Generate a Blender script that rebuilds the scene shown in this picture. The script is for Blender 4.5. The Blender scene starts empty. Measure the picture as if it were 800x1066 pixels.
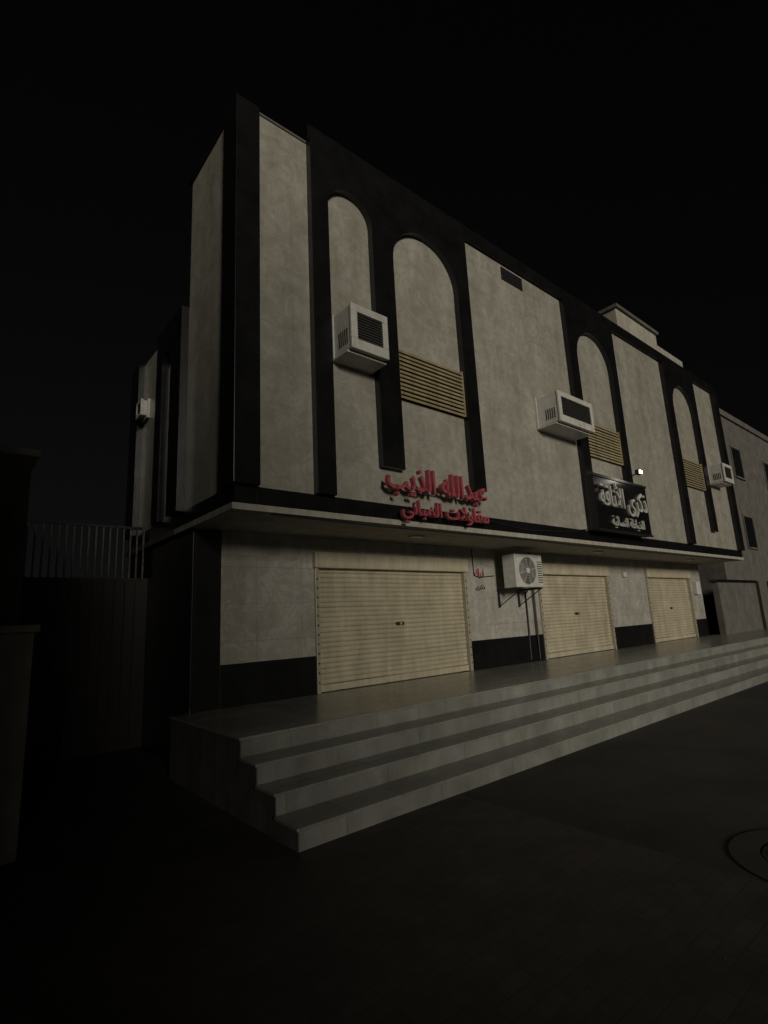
import bpy, bmesh, math, random
from mathutils import Vector, Matrix
from mathutils.geometry import tessellate_polygon
random.seed(7)
sc=bpy.context.scene
H=1.845
# ------------------------------------------------------------ materials
def newmat(name):
    m=bpy.data.materials.new(name); m.use_nodes=True
    nt=m.node_tree; b=nt.nodes['Principled BSDF']
    return m,nt,b
def N(nt,t,**k):
    n=nt.nodes.new(t)
    for a,v in k.items(): setattr(n,a,v)
    return n
def wallcoord(nt):
    g=N(nt,'ShaderNodeNewGeometry'); s=N(nt,'ShaderNodeSeparateXYZ')
    nt.links.new(g.outputs['Position'],s.inputs[0])
    a=N(nt,'ShaderNodeMath',operation='ADD'); nt.links.new(s.outputs[0],a.inputs[0]); nt.links.new(s.outputs[1],a.inputs[1])
    c=N(nt,'ShaderNodeCombineXYZ'); nt.links.new(a.outputs[0],c.inputs[0]); nt.links.new(s.outputs[2],c.inputs[1])
    return c.outputs[0],g.outputs['Position']
def noise(nt,vec,scale,detail=6,rough=.6,stretch=None,dist=0):
    n=N(nt,'ShaderNodeTexNoise'); n.inputs['Scale'].default_value=scale
    n.inputs['Detail'].default_value=detail; n.inputs['Roughness'].default_value=rough; n.inputs['Distortion'].default_value=dist
    if stretch:
        mp=N(nt,'ShaderNodeMapping'); mp.inputs['Scale'].default_value=stretch
        nt.links.new(vec,mp.inputs[0]); nt.links.new(mp.outputs[0],n.inputs['Vector'])
    else: nt.links.new(vec,n.inputs['Vector'])
    return n.outputs['Fac']
def ramp(nt,fac,p0,c0,p1,c1):
    r=N(nt,'ShaderNodeValToRGB'); e=r.color_ramp.elements
    e[0].position=p0; e[0].color=(*c0,1); e[1].position=p1; e[1].color=(*c1,1)
    nt.links.new(fac,r.inputs[0]); return r.outputs[0]
def mul(nt,a,b,f=1.0):
    m=N(nt,'ShaderNodeMix',data_type='RGBA',blend_type='MULTIPLY'); m.inputs[0].default_value=f
    nt.links.new(a,m.inputs[6]); nt.links.new(b,m.inputs[7]); return m.outputs[2]
def bump(nt,b,h,strength=.3,dist=.01):
    n=N(nt,'ShaderNodeBump'); n.inputs['Strength'].default_value=strength; n.inputs['Distance'].default_value=dist
    nt.links.new(h,n.inputs['Height']); nt.links.new(n.outputs[0],b.inputs['Normal'])
def tiled(name,c0,c1,tw,th,mortar,rough,flat=False,rr=.15,streak=.8,offset=0.0,bmp=.25,tilevar=.12,ms=.004,vein=0):
    m,nt,b=newmat(name)
    wc,pos=wallcoord(nt)
    if flat: wc=pos
    br=N(nt,'ShaderNodeTexBrick'); br.offset=offset; br.squash=1
    nt.links.new(wc,br.inputs['Vector']); br.inputs['Scale'].default_value=1
    br.inputs['Brick Width'].default_value=tw; br.inputs['Row Height'].default_value=th
    br.inputs['Mortar Size'].default_value=ms; br.inputs['Mortar Smooth'].default_value=.3
    v=1-tilevar
    br.inputs['Color1'].default_value=(1,1,1,1); br.inputs['Color2'].default_value=(v,v,v*.98,1)
    br.inputs['Mortar'].default_value=(mortar,)*3+(1,)
    base=ramp(nt,noise(nt,pos,2.3,8,.65),.3,c0,.7,c1)
    fine=ramp(nt,noise(nt,pos,38,4,.7),.3,(.86,.86,.86),.7,(1,1,1))
    col=mul(nt,mul(nt,base,fine),br.outputs['Color'])
    if vein:
        vn=ramp(nt,noise(nt,pos,3.5,9,.75,None,1.6),.47,(1,1,1),.5,(.76,.73,.67)); col=mul(nt,col,vn,vein)
    if streak:
        st=ramp(nt,noise(nt,pos,1.1,6,.7,(2,2,.3)),.33,(.62,.6,.55),.6,(1,1,1)); col=mul(nt,col,st,streak)
    nt.links.new(col,b.inputs['Base Color'])
    r=N(nt,'ShaderNodeMapRange'); r.inputs[3].default_value=rough; r.inputs[4].default_value=rough+rr
    nt.links.new(noise(nt,pos,5,5,.6),r.inputs[0]); nt.links.new(r.outputs[0],b.inputs['Roughness'])
    bump(nt,b,br.outputs['Color'],bmp,.004)
    return m
def plain(name,c,rough=.5,metal=0,var=.25,scale=6,bm=0.0,streak=0):
    m,nt,b=newmat(name); _,pos=wallcoord(nt)
    lo=tuple(x*(1-var) for x in c)
    col=ramp(nt,noise(nt,pos,scale,7,.65),.3,lo,.7,c)
    if streak:
        st=ramp(nt,noise(nt,pos,2.5,6,.75,(2,2,.25)),.35,(.5,.46,.4),.6,(1,1,1)); col=mul(nt,col,st,streak)
    nt.links.new(col,b.inputs['Base Color'])
    r=N(nt,'ShaderNodeMapRange'); r.inputs[3].default_value=max(.05,rough-.08); r.inputs[4].default_value=rough+.12
    nt.links.new(noise(nt,pos,scale*2,4),r.inputs[0]); nt.links.new(r.outputs[0],b.inputs['Roughness'])
    b.inputs['Metallic'].default_value=metal
    if bm: bump(nt,b,noise(nt,pos,60,5),bm,.005)
    return m
M={}
M['marble']=tiled('marble_cladding',(.32,.303,.26),(.43,.408,.358),1.2,.6,.74,.25,tilevar=.07,streak=.55,vein=.5)
M['marble2']=tiled('marble_cladding_lower',(.38,.365,.33),(.48,.46,.415),.7,.55,.62,.18,tilevar=.1,streak=.5,vein=.6)
M['granite']=tiled('black_granite',(.004,.004,.004),(.01,.01,.0095),.6,.45,.5,.24,streak=0)
M['step']=tiled('step_granite',(.2,.198,.18),(.31,.305,.275),1.2,5,.45,.28,streak=.7,tilevar=.15)
M['platform']=tiled('platform_tiles',(.2,.197,.18),(.3,.292,.265),.6,.6,.45,.17,flat=True,streak=0,tilevar=.14)
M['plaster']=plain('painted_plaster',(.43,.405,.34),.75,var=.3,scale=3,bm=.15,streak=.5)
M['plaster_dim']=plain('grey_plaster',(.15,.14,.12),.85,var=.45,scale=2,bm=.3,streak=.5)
M['white']=plain('white_painted_metal',(.6,.58,.53),.4,var=.25,scale=9,streak=.4)
M['dark']=plain('dark_plastic',(.012,.012,.012),.45)
M['grille']=plain('grille_beige_metal',(.34,.28,.16),.5,var=.3,streak=.6)
M['shutter']=plain('shutter_cream_paint',(.50,.445,.32),.42,var=.24,scale=2.2,streak=.45)
M['rail']=plain('shutter_rail_metal',(.40,.36,.27),.4,.2)
M['red']=plain('sign_letter_red',(.38,.07,.09),.4,var=.25)
M['black']=plain('sign_board_black',(.006,.006,.006),.3)
M['offwhite']=plain('sign_letter_white',(.45,.44,.4),.35,var=.15)
M['brown']=plain('brown_gate_metal',(.03,.02,.015),.45,.2,var=.4)
M['iron']=plain('cast_iron',(.02,.02,.02),.5,.5,bm=.4)
M['bars']=plain('gate_bar_metal',(.12,.11,.095),.4,.4)
M['concrete']=plain('concrete',(.11,.105,.095),.85,var=.45,scale=5,bm=.5,streak=.6)
M['collar']=plain('worn_concrete',(.055,.05,.046),.9,var=.5,scale=4,bm=.6)
M['cable']=plain('cable_black',(.012,.012,.012),.6)
M['glass']=plain('dark_glass',(.01,.011,.012),.08)
M['paver']=tiled('interlock_pavers',(.036,.03,.027),(.078,.067,.06),.22,.11,.5,.6,flat=True,streak=0,offset=.5,bmp=.8,tilevar=.25,ms=.005)
def asphalt():
    m,nt,b=newmat('asphalt'); _,pos=wallcoord(nt)
    c=ramp(nt,noise(nt,pos,.6,8,.7),.35,(.03,.026,.024),.68,(.082,.071,.06))
    f=ramp(nt,noise(nt,pos,90,3,.8),.3,(.5,.5,.5),.7,(1.0,1.0,1.0))
    nt.links.new(mul(nt,c,f),b.inputs['Base Color']); b.inputs['Roughness'].default_value=.8
    bump(nt,b,noise(nt,pos,70,4,.8),.7,.012); return m
M['asphalt']=asphalt()
def emis(name,c,s):
    m,nt,b=newmat(name); b.inputs['Emission Color'].default_value=(*c,1); b.inputs['Emission Strength'].default_value=s; return m
M['bulb']=emis('lamp_lens',(1,.95,.82),3)
# ------------------------------------------------------------ helpers
def empty(name,loc):
    e=bpy.data.objects.new(name,None); e.location=loc; e.empty_display_size=.3
    sc.collection.objects.link(e); return e
def link(o,parent):
    sc.collection.objects.link(o)
    if parent is not None:
        o.parent=parent; o.matrix_parent_inverse=Matrix.Translation(-Vector(parent.location))
def meshobj(name,bm,mat,parent=None,bevel=0,smooth=False):
    bmesh.ops.recalc_face_normals(bm,faces=bm.faces)
    me=bpy.data.meshes.new(name); bm.to_mesh(me); bm.free()
    if smooth:
        for p in me.polygons: p.use_smooth=True
    o=bpy.data.objects.new(name,me)
    for mm in (mat if isinstance(mat,list) else [mat]): me.materials.append(mm)
    link(o,parent)
    if bevel:
        b=o.modifiers.new('bev','BEVEL'); b.width=bevel; b.segments=2; b.limit_method='ANGLE'
    return o
def addbox(bm,x0,x1,y0,y1,z0,z1):
    v=[bm.verts.new(p) for p in ((x0,y0,z0),(x1,y0,z0),(x1,y1,z0),(x0,y1,z0),(x0,y0,z1),(x1,y0,z1),(x1,y1,z1),(x0,y1,z1))]
    for f in ((0,1,2,3),(4,5,6,7),(0,1,5,4),(1,2,6,5),(2,3,7,6),(3,0,4,7)): bm.faces.new([v[i] for i in f])
    return v
def box(name,x0,x1,y0,y1,z0,z1,mat,parent=None,bevel=0):
    bm=bmesh.new(); addbox(bm,x0,x1,y0,y1,z0,z1); return meshobj(name,bm,mat,parent,bevel)
def boxes(name,L,mat,parent=None,bevel=0):
    bm=bmesh.new()
    for b in L: addbox(bm,*b)
    return meshobj(name,bm,mat,parent,bevel)
def prism(name,pts,a0,a1,mat,parent=None,axis='y'):
    bm=bmesh.new()
    mk=(lambda u,z,a:(u,a,z)) if axis=='y' else (lambda u,z,a:(a,u,z))
    q=[]
    for p in pts:
        if not q or (abs(p[0]-q[-1][0])+abs(p[1]-q[-1][1]))>1e-4: q.append(p)
    pts=q
    f=[bm.verts.new(mk(u,z,a0)) for u,z in pts]; k=[bm.verts.new(mk(u,z,a1)) for u,z in pts]
    n=len(pts)
    for t in tessellate_polygon([[Vector((u,z,0)) for u,z in pts]]):
        bm.faces.new([f[i] for i in t]); bm.faces.new([k[i] for i in t][::-1])
    for i in range(n): bm.faces.new((f[i],f[(i+1)%n],k[(i+1)%n],k[i]))
    return meshobj(name,bm,mat,parent)
def arc(x0,x1,spring,n=24):
    c=(x0+x1)/2; r=(x1-x0)/2
    return [(c+r*math.cos(t*math.pi/n),spring+r*math.sin(t*math.pi/n)) for t in range(n+1)]
def cyl(name,p0,p1,r,mat,parent=None,seg=20,r2=None):
    p0=Vector(p0);p1=Vector(p1);d=p1-p0
    bm=bmesh.new()
    bmesh.ops.create_cone(bm,cap_ends=True,segments=seg,radius1=r,radius2=r if r2 is None else r2,depth=d.length,
        matrix=Matrix.Translation((p0+p1)/2)@d.to_track_quat('Z','Y').to_matrix().to_4x4())
    o=meshobj(name,bm,mat,parent)
    for p in o.data.polygons: p.use_smooth=len(p.vertices)==4
    return o
def tube(name,pts,r,mat,parent=None):
    cu=bpy.data.curves.new(name,'CURVE'); cu.dimensions='3D'; cu.bevel_depth=r; cu.bevel_resolution=2
    s=cu.splines.new('POLY'); s.points.add(len(pts)-1)
    for i,p in enumerate(pts): s.points[i].co=(*p,1)
    o=bpy.data.objects.new(name,cu); cu.materials.append(mat); link(o,parent); return o
# ------------------------------------------------------------ main building
YF=6.05; YG=7.5; XL=2.70; XR=21.2; YB=10.8; YBB=19.0
B=empty('commercial_building',(XL,YF,0))
sh=[(4.72,8.44),(11.02,14.4),(16.8,20.15)]
PZ=.76; ST=2.93; BT=1.345; CZ=3.28
xs=[3.12]+[v for s in sh for v in s]+[XR]
for i in range(0,len(xs),2):
    box('ground_wall_%d'%(i//2),xs[i],xs[i+1],YG,YG+.3,BT,ST,M['marble2'],B)
    box('wall_plinth_%d'%(i//2),xs[i],xs[i+1],YG-.03,YG+.3,0,BT,M['granite'],B,.004)
box('lintel_beam',3.12,XR,YG-.002,YG+.3,ST,CZ,M['plaster'],B)
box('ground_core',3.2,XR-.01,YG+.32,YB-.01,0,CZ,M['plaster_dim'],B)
box('corner_column',XL,3.12,YG-.04,YG+.5,0,CZ-.002,M['granite'],B,.006)
box('side_ground_wall',XL+.02,3.19,YG+.5,YB,0,CZ-.002,M['granite'],B)
box('soffit',XL-.06,XR+.06,YF-.04,YG+.6,CZ,CZ+.085,M['plaster'],B,.004)
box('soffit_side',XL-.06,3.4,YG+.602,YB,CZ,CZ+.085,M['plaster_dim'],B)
box('band_front',XL-.02,XR+.02,YF-.02,YF+.2,CZ+.087,3.6,M['granite'],B)
box('band_side',XL-.02,XL+.2,YF+.2,YB,CZ+.087,3.6,M['granite'],B)
YS=7.86
box('upper_body',XL,XR,YF,YS,3.6,9.36,M['marble'],B)
box('upper_body_rear',5.0,XR-.002,YS+.002,YBB,3.3,9.358,M['marble'],B)
box('upper_body_low_wing',XL+.002,4.998,YS+.002,YB,3.6,7.0,M['marble'],B)
box('roof_coping_dark',3.84,XR+.05,YF-.05,YF+.3,9.4,9.72,M['granite'],B)
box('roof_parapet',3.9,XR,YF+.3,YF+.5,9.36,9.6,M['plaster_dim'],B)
box('roof_coping_corner',2.99,3.83,YF-.02,YF+.3,9.362,9.40,M['plaster_dim'],B)
YP=YF-.12
box('corner_pilaster',XL-.08,2.98,YP,YF+.33,3.602,9.36,M['granite'],B,.006)
T=9.398
p=[(3.84,3.602),(3.84,T),(7.46,T),(7.46,4.05),(7.12,4.05)]
p+=arc(5.48,7.12,8.78-.82)+[(5.48,4.17),(5.03,4.17)]
p+=arc(4.15,5.03,8.78-.44)+[(4.15,3.602)]
prism('arch_surround_double',p,YP,YF-.001,M['granite'],B)
p=[(11.05,3.602),(11.05,T),(13.42,T),(13.42,3.602),(13.12,3.602)]+arc(11.40,13.12,8.8-.86)+[(11.40,3.602)]
prism('arch_surround_middle',p,YP,YF-.001,M['granite'],B)
p=[(16.6,3.602),(16.6,T),(18.98,T),(18.98,4.1),(18.65,4.1)]+arc(16.98,18.65,8.8-.835)+[(16.98,3.602)]
prism('arch_surround_end',p,YP,YF-.001,M['granite'],B)
box('end_pilaster',20.85,21.26,YP,YF-.001,3.602,9.398,M['granite'],B)
def grille(x0,x1,z0,z1,nm):
    box(nm+'_recess',x0,x1,YF-.012,YF-.002,z0,z1,M['dark'],B)
    n=12; bm=bmesh.new()
    for i in range(n):
        z=z0+(i+.5)*(z1-z0)/n+random.uniform(-.004,.004); h=(z1-z0)/n*.28
        v=addbox(bm,x0+.03,x1-.03,YF-.075,YF-.03,z-h,z+h)
        for k in (0,1,4,5): v[k].co.z-=.02
    meshobj(nm+'_slats',bm,M['grille'],B)
    boxes(nm+'_frame',[(x0,x0+.03,YF-.08,YF-.012,z0,z1),(x1-.03,x1,YF-.08,YF-.012,z0,z1)],M['grille'],B)
grille(5.49,7.11,5.43,6.33,'grille_a'); grille(11.41,13.11,5.43,6.33,'grille_b'); grille(16.99,18.64,5.43,6.33,'grille_c')
boxes('vent_opening',[(8.75,9.5,YF-.02,YF-.001,9.0,9.3)],M['dark'],B)
def sidearch(y0,y1,i0,i1,top,nm,zt):
    r=(i1-i0)/2
    p=[(y0,3.602),(y0,zt),(y1,zt),(y1,3.602),(i1,3.602)]+arc(i0,i1,top-r)+[(i0,3.602)]
    prism(nm,p,XL-.12,XL-.001,M['granite'],B,axis='x')
sidearch(7.87,9.1,8.35,8.8,6.5,'side_arch',6.998)
box('side_coping',XL-.05,XL+.2,YF+.34,YS+.1,9.362,9.42,M['granite'],B)
box('side_rear_pilaster',XL-.1,XL-.001,YB-.5,YB,3.602,6.998,M['granite'],B)
box('rooftop_room',15.7,18.6,YF+.65,YF+5,9.36,11.25,M['plaster'],B,.02)
box('rooftop_room_low',18.602,20.9,YF+.7,YF+5,9.36,10.95,M['plaster'],B,.02)
box('rooftop_room_cap',15.62,18.66,YF+.57,YF+5.08,11.252,11.37,M['plaster_dim'],B,.01)
# shutters
def shutter(x0,x1,nm):
    bm=bmesh.new(); prof=[]; z=PZ+.12; pitch=.082
    while z<ST-.16:
        for t,dy in ((0,0),(.15,-.016),(.5,-.024),(.85,-.016),(.97,0)): prof.append((z+t*pitch,YG+.06+dy))
        z+=pitch
    nx=9; rows=[]
    wob=[random.uniform(-.008,.008) for _ in range(nx+1)]
    for j,(zz,yy) in enumerate(prof):
        if j%5==0: rw=random.uniform(-.006,.006)
        rows.append([bm.verts.new((x0+.04+(x1-x0-.08)*i/nx,yy+wob[i]+rw,zz+.004*math.sin(i*.8))) for i in range(nx+1)])
    for a,b in zip(rows,rows[1:]):
        for i in range(nx): bm.faces.new((a[i],a[i+1],b[i+1],b[i]))
    meshobj(nm+'_curtain',bm,M['shutter'],B)
    box(nm+'_bottom_bar',x0+.04,x1-.04,YG+.02,YG+.07,PZ+.01,PZ+.118,M['shutter'],B,.006)
    boxes(nm+'_rails',[(x0,x0+.07,YG-.05,YG+.1,PZ,ST-.171),(x1-.07,x1,YG-.05,YG+.1,PZ,ST-.171)],M['rail'],B,.005)
    box(nm+'_housing',x0-.02,x1+.02,YG-.1,YG+.12,ST-.17,ST+.1,M['shutter'],B,.012)
    boxes(nm+'_rail_bolts',[(x,x+.025,YG-.056,YG-.051,z0,z0+.03) for x in (x0+.022,x1-.047) for z0 in [PZ+.15+.15*k for k in range(12)]],M['dark'],B)
    xm=(x0+x1)/2
    box(nm+'_lock',xm-.09,xm+.09,YG+.0,YG+.04,1.75,1.81,M['dark'],B,.008)
    cyl(nm+'_lock_knob',(xm,YG+.0,1.78),(xm,YG-.02,1.78),.025,M['rail'],B)
for i,s in enumerate(sh): shutter(s[0],s[1],'shutter_%d'%i)
tube('soffit_cable',[(3.2,YF+.02,3.27),(5,YF+.05,3.255),(8,YF+.03,3.265),(12,YF+.05,3.25),(17,YF+.03,3.26),(21,YF+.04,3.265)],.012,M['cable'],B)
tube('wall_cable',[(8.7,YG-.02,3.26),(8.72,YG-.02,2.7),(8.9,YG-.02,2.66),(9.4,YG-.02,2.7)],.01,M['cable'],B)
tube('band_cable',[(7.4,YF-.04,3.55),(8.6,YF-.04,3.44),(10.0,YF-.04,3.5),(10.95,YF-.04,3.62)],.009,M['cable'],B)
tube('drain_pipe',[(10.75,YG-.06,3.27),(10.75,YG-.06,.8)],.022,M['dark'],B)
boxes('meter_boxes',[(20.4,20.75,YG-.14,YG-.002,2.2,2.65),(15.3,15.5,YG-.08,YG-.002,2.75,2.9)],M['white'],B,.01)
boxes('soffit_lights',[(6.2,6.5,6.6,6.75,CZ-.03,CZ-.001),(12.4,12.7,6.6,6.75,CZ-.03,CZ-.001),(18.2,18.5,6.6,6.75,CZ-.03,CZ-.001)],M['white'],B,.008)
# ------------------------------------------------------------ platform & steps
S=empty('entrance_steps',(2.47,5.36,0))
X0=2.47; X1=25.5; rz=.19
edges=[5.36,5.00,4.63,4.24]
box('platform_slab',X0,X1,edges[0],YG-.045,0,PZ-.032,M['step'],S)
box('platform_paving',X0-.03,X1,edges[0]-.025,YG-.043,PZ-.03,PZ,M['platform'],S,.008)
box('platform_end_shade',X0-.012,X0-.001,edges[0],YG-.046,0,PZ-.032,M['concrete'],S)  # dark sheet on the left end face: its shade is put into the colour
for k in range(1,4):
    z=PZ-rz*k
    box('step_riser_%d'%k,X0,X1,edges[k],edges[k-1]-.002,0,z-.032,M['step'],S)
    box('step_end_shade_%d'%k,X0-.012,X0-.001,edges[k],edges[k-1]-.002,0,z-.032,M['concrete'],S)  # step ends darkened the same way, shade by colour
    box('step_tread_%d'%k,X0-.03,X1,edges[k]-.025,edges[k-1]-.003,z-.03,z,M['platform'],S,.008)
# ------------------------------------------------------------ window AC units
def window_ac(x0,x1,z0,z1,yb,pro,name='window_air_conditioner'):
    e=empty(name,((x0+x1)/2,yb,z0)); yf=yb-pro; w=x1-x0;h=z1-z0
    box('casing',x0,x1,yf+.03,yb+.0,z0,z1,M['white'],e,.02)
    fr=.07*h/.7
    boxes('front_frame',[(x0-.012,x1+.012,yf,yf+.045,z1-fr*1.6,z1+.01),(x0-.012,x1+.012,yf,yf+.045,z0-.01,z0+fr*2.2),
        (x0-.012,x0+fr*1.5,yf,yf+.045,z0+fr*2.2,z1-fr*1.6),(x1-fr*1.3,x1+.012,yf,yf+.045,z0+fr*2.2,z1-fr*1.6)],M['white'],e,.008)
    box('coil_panel',x0+fr,x1-fr,yf+.024,yf+.028,z0+fr,z1-fr*.8,M['dark'],e)
    n=10
    boxes('coil_louvres',[(x0+fr,x1-fr,yf+.008,yf+.02,z0+fr*2.2+(h-3.8*fr)*(i+.35)/n,z0+fr*2.2+(h-3.8*fr)*(i+.6)/n) for i in range(n)],M['bars'],e)
    boxes('side_vents',[(x0-.004,x0+.001,yf+.12+.05*i,yf+.14+.05*i,z0+.15*h,z0+.5*h) for i in range(5)],M['iron'],e)
    boxes('support_frame',[(x0-.03,x1+.03,yf+.1,yb-.001,z0-.04,z0-.012),(x0-.03,x0-.004,yb-.05,yb-.001,z0-.012,z1+.03),(x1+.004,x1+.03,yb-.05,yb-.001,z0-.012,z1+.03)],M['white'],e)
    return e
window_ac(4.24,4.92,5.74,6.44,YF,.5)
window_ac(9.5,10.85,5.72,6.38,YF,.58)
window_ac(19.25,20.05,5.75,6.35,YF,.5)
a=window_ac(0,.3,0,.3,0,.16); a.location=(XL,10.0,5.8); a.rotation_euler=(0,0,-math.pi/2)
def split_unit(x0,z0,y1):
    e=empty('outdoor_ac_condenser',(x0,y1,z0)); x1=x0+1.0; z1=z0+.72; y0=y1-.34
    box('cabinet',x0,x1,y0,y1,z0,z1,M['white'],e,.02)
    cx=x0+.42; cz=(z0+z1)/2
    cyl('fan_opening',(cx,y0-.004,cz),(cx,y0+.01,cz),.29,M['dark'],e,40)
    for i,r in enumerate((.06,.11,.16,.205,.25,.295)):
        tube('guard_ring_%d'%i,[(cx+r*math.cos(t*math.pi/18),y0-.02,cz+r*math.sin(t*math.pi/18)) for t in range(37)],.006,M['white'],e)
    for k in range(8):
        t=k*math.pi/4+.2; tube('guard_spoke_%d'%k,[(cx+.05*math.cos(t),y0-.022,cz+.05*math.sin(t)),(cx+.3*math.cos(t),y0-.018,cz+.3*math.sin(t))],.005,M['white'],e)
    cyl('fan_hub',(cx,y0-.03,cz),(cx,y0-.005,cz),.06,M['white'],e)
    boxes('side_louvres',[(x1-.2,x1-.04,y0-.006,y0-.001,z0+.1+.05*i,z0+.12+.05*i) for i in range(10)],M['dark'],e)
    for xx in (x0+.12,x1-.16):
        boxes('bracket_%d'%int(xx*10),[(xx,xx+.04,y0-.02,YG-.003,z0-.045,z0-.002),(xx,xx+.04,YG-.04,YG-.003,z0-.4,z0-.046)],M['dark'],e)
        tube('brace_%d'%int(xx*10),[(xx+.02,y0+.02,z0-.04),(xx+.02,YG-.02,z0-.38)],.012,M['dark'],e)
    tube('refrigerant_line',[(x1-.1,y1,z0+.15),(x1+.06,y1+.02,z0+.1),(x1+.12,YG-.03,z0-.1),(x1+.12,YG-.03,z0-.9),(x1+.1,YG-.03,PZ+.05)],.018,M['dark'],e)
split_unit(9.35,2.4,7.2)
# ------------------------------------------------------------ Arabic lettering
F={'ا':(0xFE8D,0xFE8E),'أ':(0xFE83,0xFE84),'ب':(0xFE8F,0xFE90,0xFE91,0xFE92),'ة':(0xFE93,0xFE94),'ت':(0xFE95,0xFE96,0xFE97,0xFE98),
'د':(0xFEA9,0xFEAA),'ذ':(0xFEAB,0xFEAC),'ر':(0xFEAD,0xFEAE),'ع':(0xFEC9,0xFECA,0xFECB,0xFECC),'ق':(0xFED5,0xFED6,0xFED7,0xFED8),
'ك':(0xFED9,0xFEDA,0xFEDB,0xFEDC),'ل':(0xFEDD,0xFEDE,0xFEDF,0xFEE0),'م':(0xFEE1,0xFEE2,0xFEE3,0xFEE4),'ن':(0xFEE5,0xFEE6,0xFEE7,0xFEE8),
'ه':(0xFEE9,0xFEEA,0xFEEB,0xFEEC),'و':(0xFEED,0xFEEE),'ى':(0xFEEF,0xFEF0),'ي':(0xFEF1,0xFEF2,0xFEF3,0xFEF4),'خ':(0xFEA5,0xFEA6,0xFEA7,0xFEA8),
'ط':(0xFEC1,0xFEC2,0xFEC3,0xFEC4),'س':(0xFEB1,0xFEB2,0xFEB3,0xFEB4),'ئ':(0xFE89,0xFE8A,0xFE8B,0xFE8C),'\u0001':(0xFEF7,0xFEF8),'\u0002':(0xFEFB,0xFEFC)}
def shape(s):
    s=s.replace('لأ','\u0001').replace('لا','\u0002'); out=[]
    for i,c in enumerate(s):
        if c not in F: out.append(c); continue
        f=F[c]; pj=i>0 and s[i-1] in F and len(F[s[i-1]])==4; nj=len(f)==4 and i+1<len(s) and s[i+1] in F
        out.append(chr(f[3] if pj and nj else f[1] if pj else f[2] if nj else f[0]))
    return ''.join(out[::-1])
def text(name,s,x0,x1,z0,z1,y,depth,mat,parent,bold=.03):
    cu=bpy.data.curves.new(name,'FONT'); cu.body=shape(s); cu.extrude=.1; cu.offset=bold
    o=bpy.data.objects.new('tmp',cu); sc.collection.objects.link(o)
    bpy.context.view_layer.update()
    me=bpy.data.meshes.new_from_object(o.evaluated_get(bpy.context.evaluated_depsgraph_get()))
    bpy.data.objects.remove(o)
    vx=[v.co.x for v in me.vertices]; vy=[v.co.y for v in me.vertices]
    ax,bx,ay,by=min(vx),max(vx),min(vy),max(vy)
    for v in me.vertices:
        X=x0+(v.co.x-ax)/(bx-ax)*(x1-x0); Z=z0+(v.co.y-ay)/(by-ay)*(z1-z0); Y=y-depth*(v.co.z+.1)/.2
        v.co=(X,Y,Z)
    me.name=name; me.materials.clear(); me.materials.append(mat)
    ob=bpy.data.objects.new(name,me); link(ob,parent)
    return ob
R=empty('red_letter_sign',(5.1,YF,3.4))
text('name_letters','عبدالله الذيب',5.0,7.3,3.7,4.2,YP-.04,.08,M['red'],R,.012)
text('trade_letters','مقاولات المباني',5.3,7.35,3.30,3.68,YP-.02,.06,M['red'],R,.012)
boxes('mounting_rails',[(5.0,7.35,YF-.16,YF-.125,3.86,3.89),(5.35,7.35,YF-.13,YF-.1,3.48,3.5)],M['dark'],R)
K=empty('black_shop_sign',(10.9,YF,3.5))
box('board',11.0,13.6,5.74,YP-.002,3.58,4.86,M['black'],K,.01)
boxes('board_frame',[(10.98,13.62,5.72,5.739,4.82,4.88),(10.98,13.62,5.72,5.739,3.56,3.61)],M['dark'],K)
text('shop_letters','ذكرى الأناقة',11.15,13.45,4.0,4.75,5.738,.05,M['offwhite'],K,.0)
text('subtitle_letters','للخياطة النسائية',11.6,13.2,3.66,3.95,5.738,.03,M['offwhite'],K,.0)
L=empty('small_wall_lettering',(8.75,YG,2.6))
text('letters','ادراك',8.75,9.05,2.62,2.85,YG-.004,.015,M['red'],L,0)
text('letters_low','ذكرى',8.75,9.05,2.38,2.5,YG-.004,.015,M['dark'],L,0)
W=empty('sign_floodlight',(12.9,YP,5.05))
box('housing',12.82,13.0,5.5,5.6,5.05,5.17,M['dark'],W,.01)
box('lens',12.84,12.98,5.485,5.499,5.07,5.15,M['bulb'],W)
tube('arm',[(12.91,5.6,5.1),(12.91,YP,4.98)],.015,M['dark'],W)
ld=bpy.data.lights.new('floodlight_beam','POINT'); ld.energy=6; ld.color=(1,.93,.8); ld.shadow_soft_size=.05
lo=bpy.data.objects.new('floodlight_beam',ld); lo.location=(12.91,5.38,5.08); link(lo,W)
# ------------------------------------------------------------ neighbours, walls
G=empty('alley_gate',(1.5,9.6,0))
box('gate_panel',.7,XL+.015,9.6,9.66,.05,2.72,M['brown'],G)
boxes('gate_ribs',[(.75+.16*i,.79+.16*i,9.57,9.6,.1,2.7) for i in range(12)],M['brown'],G)
boxes('gate_bars',[(.72+.105*i,.745+.105*i,9.61,9.64,2.76,3.6) for i in range(19)],M['bars'],G)
boxes('gate_rails',[(.7,XL-.1,9.6,9.65,3.6,3.64),(.7,XL+.015,9.58,9.68,2.7,2.76)],M['brown'],G)
NB=empty('neighbouring_house',(-3,10,0))
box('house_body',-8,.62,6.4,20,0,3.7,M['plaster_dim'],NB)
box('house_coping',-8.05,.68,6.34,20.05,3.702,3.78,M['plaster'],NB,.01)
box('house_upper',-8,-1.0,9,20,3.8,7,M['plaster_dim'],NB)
boxes('house_window',[(.622,.64,8,9,1.4,2.5)],M['glass'],NB)
PW=empty('boundary_pillar',(.5,6.1,0))
box('shaft',.3,.70,5.9,6.3,0,1.9,M['plaster'],PW,.01)
box('cap',.26,.74,5.86,6.34,1.902,1.97,M['plaster'],PW,.01)
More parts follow.
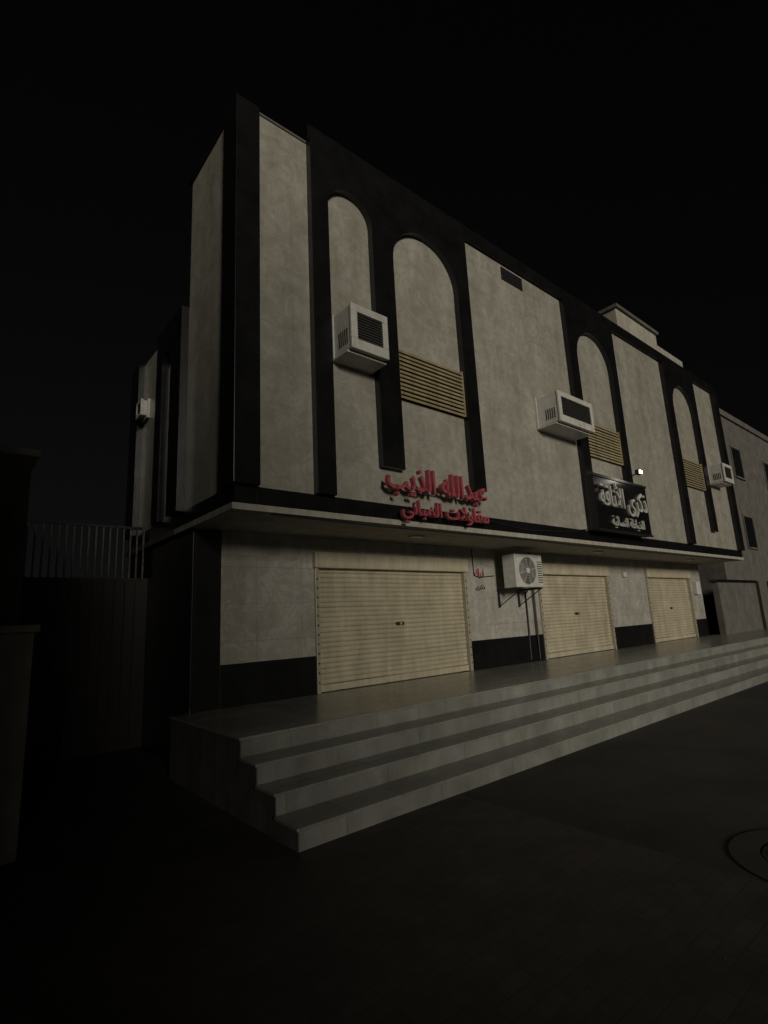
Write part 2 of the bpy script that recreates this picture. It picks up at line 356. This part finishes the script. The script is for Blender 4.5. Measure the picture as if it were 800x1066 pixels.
CW=empty('unseen_shade_wall',(-1.2,4,0))  # out-of-view wall, added to keep the low alley in shade
box('wall',-1.4,-1.2,4.6,6.33,0,2.6,M['plaster_dim'],CW)
box('wall_coping',-1.45,-1.15,4.55,6.33,2.602,2.68,M['plaster'],CW)
RN=empty('apartment_building',(30,8,0))
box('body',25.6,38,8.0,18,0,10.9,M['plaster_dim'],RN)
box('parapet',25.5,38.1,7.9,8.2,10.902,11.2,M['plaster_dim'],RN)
for fz in (4.4,7.9):
    for fx in (29.2,34.4):
        box('window_%d_%d'%(fx,fz*10),fx,fx+1.3,7.97,7.998,fz,fz+1.5,M['glass'],RN)
        boxes('window_frame_%d_%d'%(fx,fz*10),[(fx-.08,fx,7.95,7.999,fz-.08,fz+1.58),(fx+1.3,fx+1.38,7.95,7.999,fz-.08,fz+1.58),(fx,fx+1.3,7.95,7.999,fz+1.5,fz+1.58),(fx,fx+1.3,7.9,7.999,fz-.08,fz)],M['plaster_dim'],RN)
for fx in (27,31): box('shop_%d'%fx,fx,fx+2.6,7.96,7.998,.2,2.8,M['brown'],RN)
LW=empty('boundary_wall',(22,7,0))
box('wall',21.4,25.58,7.0,7.2,0,2.6,M['plaster_dim'],LW)
box('wall_cap',21.35,25.58,6.95,7.25,2.602,2.7,M['granite'],LW)
# unseen house-shaped block, added behind the viewer to dim the left side
OH=empty('unseen_shade_block',(-16,-26,0))
ex=-9.15
box('body',-32,ex,-34,-24,0,13,M['plaster_dim'],OH)
box('parapet',-32.1,ex+.1,-34.1,-23.9,13.002,13.3,M['plaster'],OH)
for fz in (1.2,4.8,8.4,11.4):
    for fx in (-29,-24,-19,-14): box('window_%d_%d'%(-fx,fz*10),fx,fx+1.6,-23.998,-23.95,fz,fz+1.4,M['glass'],OH)
# ------------------------------------------------------------ ground
def sheet(name,x0,x1,y0,y1,z,mat):
    bm=bmesh.new(); bm.faces.new([bm.verts.new(p) for p in ((x0,y0,z),(x1,y0,z),(x1,y1,z),(x0,y1,z))]); return meshobj(name,bm,mat)
sheet('ground',-300,300,-300,300,0,M['asphalt'])
sheet('pavement',-10,4.4,-8,9.58,.004,M['paver'])
MH=empty('manhole_cover',(5.0,1.22,0)); mx,my=5.0,1.22
def disc(nm,r0,r1,z,mat,h=.01):
    bm=bmesh.new(); n=64; rings=[]
    for r,zz in ((r0,z+h),(r1,z+h),(r1+.01,0)):
        rings.append([bm.verts.new((mx+r*math.cos(2*math.pi*i/n),my+r*math.sin(2*math.pi*i/n),zz)) for i in range(n)])
    for k in range(2):
        for i in range(n): bm.faces.new((rings[k][i],rings[k][(i+1)%n],rings[k+1][(i+1)%n],rings[k+1][i]))
    if r0<.02: bm.faces.new(rings[0])
    return meshobj(nm,bm,mat,MH)
disc('concrete_collar',.42,.62,.004,M['collar'],.006)
disc('iron_lid',.01,.405,.004,M['iron'],.006)
bm=bmesh.new()
for i in range(-4,5):
    for j in range(-4,5):
        if math.hypot(i,j)<4.3: addbox(bm,mx+i*.085-.026,mx+i*.085+.026,my+j*.085-.026,my+j*.085+.026,.0102,.016)
meshobj('lid_studs',bm,M['iron'],MH)
bm=bmesh.new()
for i in range(200):
    x=random.uniform(1.5,14); y=random.uniform(.4,4.2); r=random.uniform(.003,.008)
    bmesh.ops.create_icosphere(bm,subdivisions=1,radius=r,matrix=Matrix.Translation((x,y,r*.6))@Matrix.Diagonal((1.3,1,.6,1)))
meshobj('gravel',bm,M['concrete'])
# ------------------------------------------------------------ light
el=math.radians(11); az=math.radians(19)
d=Vector((math.sin(az)*math.cos(el),math.cos(az)*math.cos(el),-math.sin(el)))
sl=bpy.data.lights.new('sun','SUN'); sl.energy=1.75; sl.angle=math.radians(11.0); sl.color=(1,.945,.825)
so=bpy.data.objects.new('sun',sl); so.rotation_euler=d.to_track_quat('-Z','Y').to_euler(); so.location=(-6,-12,8); sc.collection.objects.link(so)
w=bpy.data.worlds.new('World'); sc.world=w; w.use_nodes=True; nt=w.node_tree
sk=nt.nodes.new('ShaderNodeTexSky'); sk.sky_type='NISHITA'; sk.sun_disc=False; sk.sun_elevation=el; sk.sun_rotation=math.atan2(-d.x,-d.y)
hs=nt.nodes.new('ShaderNodeHueSaturation'); hs.inputs['Saturation'].default_value=.05
nt.links.new(sk.outputs[0],hs.inputs['Color']); nt.links.new(hs.outputs[0],nt.nodes['Background'].inputs[0])
nt.nodes['Background'].inputs[1].default_value=.0007
# ------------------------------------------------------------ camera
cd=bpy.data.cameras.new('camera'); cam=bpy.data.objects.new('camera',cd); sc.collection.objects.link(cam)
cd.sensor_fit='HORIZONTAL'; cd.sensor_width=36; cd.lens=24.75; cd.clip_end=1000; cd.clip_start=.05
f=Vector((.6377,.7449,.197)).normalized(); dn=Vector((.0881,.1816,-.979)); dn=(dn-f*dn.dot(f)).normalized(); up=-dn; r=f.cross(up)
m=Matrix((r,up,-f)).transposed().to_4x4(); m.translation=Vector((0,0,H)); cam.matrix_world=m
cd.shift_x=-.006; cd.shift_y=.003
sc.camera=cam
sc.view_settings.view_transform='Standard'; sc.view_settings.look='None'; sc.view_settings.exposure=0
